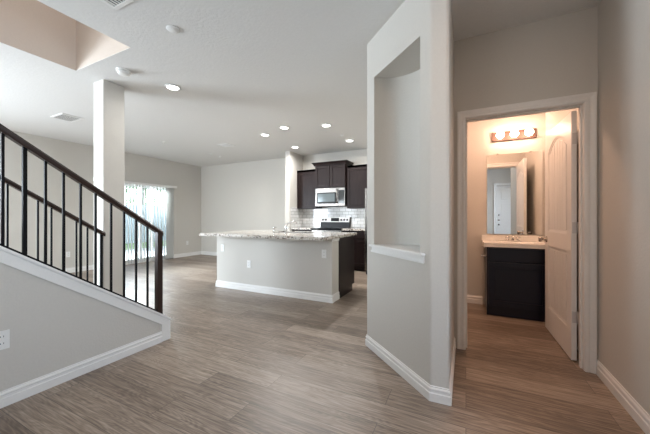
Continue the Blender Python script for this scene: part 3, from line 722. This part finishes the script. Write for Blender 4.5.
vent(-5.86, -5.48, 2.18, 2.46, 'white ceiling vent over the living room, behind the stair opening', 'y')
vent(-2.375, -2.155, 0.90, 1.275, 'white ceiling vent cut by the photo\'s top edge, beside the stair opening', 'y', 6)
vent(-4.86, -4.56, 4.60, 4.86, 'white ceiling vent over the dining area, beyond the kitchen lights', 'x')
sm = thing('smoke_detector', (-3.30, 1.84, H), 'white round smoke detector on the ceiling before the square column', 'smoke detector')
MB().lathe([(0.070, 0), (0.070, -0.008), (0.062, -0.012)], 32, (-3.30, 1.84, H)).build('mounting_base', 'plastic', sm)
MB().lathe([(0.058, -0.012), (0.060, -0.030), (0.052, -0.044), (0.030, -0.050), (0.0, -0.050)], 32, (-3.30, 1.84, H)).build('cover', 'plastic', sm)
tag(MB().lathe([(0.052, 0), (0.052, -0.006), (0.047, -0.010), (0.0, -0.012)], 32, (-2.20, 1.615, H)).build('ceiling_cover_plate', 'ceiling'), 'small flat round cover plate on the ceiling near the photo\'s top edge', 'cover plate')
def sprinkler(x, y, label):
    t = thing('sprinkler', (x, y, H), label, 'sprinkler', 'ceiling sprinklers')
    MB().lathe([(0.040, 0), (0.040, -0.003), (0.030, -0.010), (0.014, -0.012)], 24, (x, y, H)).build('escutcheon', 'plastic', t)
    MB().lathe([(0.010, -0.010), (0.010, -0.028), (0.020, -0.030), (0.020, -0.033), (0.0, -0.034)], 16, (x, y, H)).build('head', 'plastic', t)
sprinkler(-5.67, 3.93, 'small sprinkler on the ceiling nearest the patio door blinds')
sprinkler(-5.68, 5.20, 'small sprinkler on the ceiling, nearer one of the pair by the dining vent')
sprinkler(-5.72, 5.52, 'small sprinkler on the ceiling, farther one of the pair toward the corner')
sprinkler(-2.14, 5.13, 'small sprinkler on the kitchen ceiling between two recessed lights')

# ================================================================== POWDER ROOM DOOR
CP = [(0.0, 0.0), (0.0, 0.010), (0.008, 0.014), (0.020, 0.014), (0.026, 0.011), (0.040, 0.013), (0.054, 0.018), (0.064, 0.018), (0.064, 0.0)]
def casing(name, x0, x1, z1, yf, sgn):
    b = MB(); path = [(x1, 0), (x1, z1), (x0, z1), (x0, 0)]
    b.sweep(path, [(-o, w) for o, w in CP], lambda u, v, w: (u, yf-sgn*w, v)); return b
dr2 = sempty('door_2', ((DX0+DX1)/2, 2.9, 0), 'white two-panel arched powder room door standing open with its casing')
casing('c', DX0-0.004, DX1+0.004, DZ+0.004, DY0, 1).build('casing', 'trim', dr2)
casing('c', DX0-0.004, DX1+0.004, DZ+0.004, DY1, -1).build('casing', 'trim', dr2)
b = MB().box(DX0-0.02, DX0, DY0, DY1, 0, DZ).box(DX1, DX1+0.02, DY0, DY1, 0, DZ).box(DX0-0.02, DX1+0.02, DY0, DY1, DZ, DZ+0.02)
b.box(DX0, DX0+0.011, DY1-0.075, DY1-0.040, 0, DZ-0.011).box(DX1-0.011, DX1, DY1-0.075, DY1-0.040, 0, DZ-0.011).box(DX0, DX1, DY1-0.075, DY1-0.040, DZ-0.011, DZ)
b.build('jamb', 'trim', dr2)

def door_leaf(width, height, arch=True):
    """local: hinge edge at u=0, u along width, v up, w thickness 0..0.035; returns MBs for slab"""
    b = MB(); T = 0.035; st = 0.115; g = 0.007
    fn = lambda u, v, w: (u, w, v)
    def pb(u0, u1, v0, v1, w0=0.0, w1=T, bev=0.0): b.box(u0, u1, w0, w1, v0, v1, bev)
    pb(0, st, 0, height); pb(width-st, width, 0, height)
    r0, r1, r2 = 0.235, 0.870, 1.010          # bottom rail top, lower panel top, upper panel bottom
    sp, pk = 1.790, 1.905
    pb(st, width-st, 0, r0); pb(st, width-st, r1, r2)
    n = 16; pts = [(width-st, height), (st, height), (st, sp)]
    for i in range(1, n): 
        a = i/n; pts.append((st+(width-2*st)*a, sp+(pk-sp)*math.sin(PI*a)**0.8))
    pts.append((width-st, sp))
    b.prism(pts, fn, 0, T)
    b.box(st-0.01, width-st+0.01, 0.010, T-0.010, r0-0.01, pk+0.02)   # core
    # moulding rings and plank strips, both faces
    for w0, w1, k in ((0.003, 0.011, 0), (T-0.011, T-0.003, 1)):
        for (v0, v1, ar) in ((r0, r1, False), (r2, sp, True)):
            path = [(st, v0), (width-st, v0), (width-st, v1)]
            if ar:
                path += [(st+(width-2*st)*(1-i/n), sp+(pk-sp)*math.sin(PI*i/n)**0.8) for i in range(1, n)]
            path += [(st, v1)]
            b.sweep(path, [(0, w0), (0.022, w0+0.004 if k == 0 else w0), (0.022, w1), (0, w1)] if k == 0 else [(0, w0), (0.022, w0), (0.022, w1-0.004), (0, w1)], fn, closed=True)
            u0, u1 = st+0.034, width-st-0.034; m_ = 6; sw = (u1-u0)/m_
            for i in range(m_):
                ua, ub = u0+i*sw+g/2, u0+(i+1)*sw-g/2
                if ar:
                    f = lambda u: sp+(pk-sp)*math.sin(PI*(u-st)/(width-2*st))**0.8-0.045
                    b.prism([(ua, v0+0.034), (ub, v0+0.034), (ub, f(ub)), (ua, f(ua))], fn, (0.005 if k == 0 else T-0.012), (0.012 if k == 0 else T-0.005))
                else: b.box(ua, ub, (0.005 if k == 0 else T-0.012), (0.012 if k == 0 else T-0.005), v0+0.034, v1-0.034)
    return b
ang = math.radians(91.0)
hx, hy = DX1-0.004, DY1+0.028
lf = door_leaf(0.79, 2.010)
# local u -> +y direction (open into the room), w(thickness) -> -x
mx = Matrix.Translation((hx, hy, 0.012)) @ Matrix.Rotation(ang, 4, 'Z')
bmesh.ops.transform(lf.bm, matrix=mx, verts=lf.bm.verts)
leaf = lf.build('leaf', 'trim', dr2)
kn = MB()
for s_, dd in ((1, 0), (-1, 0)):
    # thickness runs from w=0 (towards +y of local) ; knob on both faces
    l = [(0.032, 0), (0.032, 0.006), (0.012, 0.010), (0.011, 0.035), (0.024, 0.045), (0.028, 0.058), (0.022, 0.070), (0.0, 0.073)]
    q = MB(); q.lathe(l, 24, (0, 0, 0), 'Y')
    if s_ == 1: m2 = mx @ Matrix.Translation((0.79-0.065, 0.0, 0.925))
    else: m2 = mx @ Matrix.Translation((0.79-0.065, 0.035, 0.925)) @ Matrix.Rotation(PI, 4, 'Z')
    bmesh.ops.transform(q.bm, matrix=m2, verts=q.bm.verts)
    me = bpy.data.meshes.new('t'); q.bm.to_mesh(me); q.bm.free(); kn.bm.from_mesh(me); bpy.data.meshes.remove(me)
kn.build('door_knob', 'nickel', leaf)
for z in (1.80, 1.08, 0.36):
    MB().box(DX1-0.003, DX1+0.0005, DY1-0.038, DY1, z-0.045, z+0.045).tube([(DX1-0.002, DY1+0.010, z-0.046), (DX1-0.002, DY1+0.010, z+0.046)], 0.006).box(DX1-0.034, DX1-0.002, hy-0.004, hy+0.0, z-0.045, z+0.045).build('hinge', 'hinge', dr2)

# ------------------------------------------------------------------ vanity
VX0, VX1, VF = 0.225, 0.835, 3.925
va = thing('vanity_cabinet', ((VX0+VX1)/2, 4.15, 0), 'black bathroom vanity cabinet under the white sink top', 'cabinet')
MB().box(VX0, VX1, VF+0.02, 4.395, 0.09, 0.735).box(VX0, VX0+0.018, VF+0.02, 4.395, 0.735, 0.815).box(VX1-0.018, VX1, VF+0.02, 4.395, 0.735, 0.815).box(VX0+0.018, VX1-0.018, VF+0.02, VF+0.035, 0.735, 0.815).build('body', 'darkvanity', va)
MB().box(VX0+0.0, VX1, VF+0.035, 4.395, 0.0, 0.09).build('toe_kick', 'darkvanity', va)
panel_door('door', VX0+0.012, VX1-0.012, 0.125, 0.635, VF, va, 'darkvanity', st=0.06)
MB().box(VX0+0.012, VX1-0.012, VF, VF+0.02, 0.655, 0.80, bev=0.004).build('drawer_front', 'darkvanity', va)
vt = thing('bathroom_sink', ((VX0+VX1)/2, 4.14, 0.815), 'white cultured marble vanity top with integral basin and backsplash', 'sink')
bx, by, ra, rb = (VX0+VX1)/2, 4.10, 0.19, 0.13; x0, x1, y0, y1, z0, z1 = VX0-0.035, 0.868, VF-0.03, 4.395, 0.815, 0.862
b = MB(); n = 40; top = []; low = []
bm = b.bm
el = lambda k, s: (bx+ra*s*math.cos(2*PI*k/n), by+rb*s*math.sin(2*PI*k/n))
def sq(k):
    a = 2*PI*k/n; c_, s_ = math.cos(a), math.sin(a)
    tx = ((x1-bx) if c_ > 0 else (bx-x0))/max(abs(c_), 1e-6); ty = ((y1-by) if s_ > 0 else (by-y0))/max(abs(s_), 1e-6); q = min(tx, ty)
    return bx+c_*q, by+s_*q
R0 = [bm.verts.new((*sq(k), z1)) for k in range(n)]; R1 = [bm.verts.new((*el(k, 1.0), z1)) for k in range(n)]
rings = [R0, R1]+[[bm.verts.new((*el(k, s), z1-d)) for k in range(n)] for s, d in ((0.96, 0.012), (0.88, 0.05), (0.70, 0.09), (0.4, 0.115), (0.12, 0.12))]
Rb = [bm.verts.new((*sq(k), z0)) for k in range(n)]
for a, c_ in list(zip(rings, rings[1:]))+[(Rb, R0)]:
    for k in range(n):
        f = bm.faces.new((a[k], a[(k+1) % n], c_[(k+1) % n], c_[k])); f.smooth = a is not Rb and a is not R0
bm.faces.new(rings[-1])
for cx_, cy_ in ((x0, y0), (x1, y0), (x0, y1), (x1, y1)):   # corners cut off by the radial layout
    ks = sorted(range(n), key=lambda k: (sq(k)[0]-cx_)**2+(sq(k)[1]-cy_)**2)[:2]
    ks.sort(key=lambda k: k)
    A, B_ = sq(ks[0]), sq(ks[1])
    b.faces([(*A, z1), (cx_, cy_, z1), (*B_, z1), (*A, z0), (cx_, cy_, z0), (*B_, z0)], [(0, 1, 2), (0, 1, 4, 3), (1, 2, 5, 4)])
b.build('basin_top', 'cultured', vt)
MB().box(x0, x1, 4.37, 4.396, 0.862, 0.93, bev=0.004).build('backsplash', 'cultured', vt)
vf = thing('bathroom_faucet', (bx, 4.30, 0.862), 'small chrome two-handle faucet on the white vanity top', 'faucet')
MB().box(bx-0.08, bx+0.08, 4.275, 4.325, 0.862, 0.876, bev=0.006).build('base_plate', 'chrome', vf)
MB().tube([(bx, 4.30, 0.87), (bx, 4.295, 0.915), (bx, 4.26, 0.93), (bx, 4.21, 0.915)], [0.017, 0.014, 0.012, 0.010]).build('spout', 'chrome', vf)
for s_ in (-1, 1): MB().lathe([(0.018, 0), (0.018, 0.02), (0.022, 0.03), (0.022, 0.045), (0.008, 0.052)], 20, (bx+s_*0.058, 4.30, 0.874)).build('handle', 'chrome', vf)
pf = thing('added_fill_ring', (0.1, 3.6, H), 'added unseen ring around the powder room fill light', 'ceiling light')  # made-up fixture that goes with the added powder room fill
MB().lathe([(0.18, 0), (0.18, -0.012), (0.155, -0.015), (0.155, 0.0)], 32, (0.1, 3.6, H)).build('ring', 'plastic', pf)
# mirror
mi = thing('wall_mirror', (0.55, 4.395, 0.945), 'large frameless wall mirror above the white vanity top', 'mirror')
MB().box(0.252, 0.852, 4.391, 4.397, 0.945, 1.985).build('mirror_glass', 'mirror', mi)
for x in (0.37, 0.73):
    MB().box(x-0.012, x+0.012, 4.387, 4.399, 1.975, 1.998).build('clip', 'chrome', mi)
# light bar
lb = thing('vanity_light', (0.55, 4.37, 2.21), 'three-bulb bar light glowing warm above the bathroom mirror', 'wall light')
MB().box(0.305, 0.790, 4.375, 4.40, 2.155, 2.270, bev=0.004).build('back_plate', 'bronze', lb)
for i, x in enumerate((0.395, 0.5475, 0.70)):
    MB().lathe([(0.026, 0), (0.026, 0.03), (0.020, 0.032)], 20, (x, 4.375, 2.213), 'Y').build('socket', 'chrome', lb)
    MB().lathe([(0.015, 0.028), (0.030, 0.040), (0.044, 0.062), (0.046, 0.080), (0.038, 0.102), (0.020, 0.115), (0.0, 0.118)], 24, (x, 4.375, 2.213), 'Y').build('bulb', 'bulb', lb)
tp = thing('paper_holder', (VX0-0.03, 4.0, 0.70), 'chrome toilet paper holder on the side of the black vanity', 'paper holder')
MB().lathe([(0.022, 0), (0.022, 0.006), (0.008, 0.010), (0.008, 0.055)], 16, (VX0, 3.99, 0.70), 'X').build('post', 'chrome', tp)
MB().tube([(VX0-0.05, 3.97, 0.70), (VX0-0.05, 4.12, 0.70)], 0.007).build('bar', 'chrome', tp)

# ------------------------------------------------------------------ front door seen in the mirror
d3 = sempty('door_3', (1.235, -0.76, 0), 'white panelled front door seen only in the mirror')
casing('c', 0.776, 1.694, 2.054, -0.70, -1).build('casing', 'trim', d3)
b = MB().box(0.785, 1.685, -0.80, -0.76, 0.0, 2.045)
for (x0, x1) in ((0.90, 1.18), (1.29, 1.57)):
    for (z0, z1) in ((0.22, 0.85), (1.0, 1.55), (1.66, 1.92)): b.box(x0, x1, -0.76, -0.752, z0, z1, bev=0.003)
b.build('leaf', 'trim', d3)
for z in (0.95, 1.08, 1.22): MB().lathe([(0.03, 0), (0.03, 0.01), (0.02, 0.03), (0.0, 0.032)], 16, (0.84, -0.76, z), 'Y').build('deadbolt', 'nickel', d3) if False else MB().box(0.82, 0.865, -0.76, -0.735, z-0.022, z+0.022, bev=0.008).build('deadbolt', 'nickel', d3)
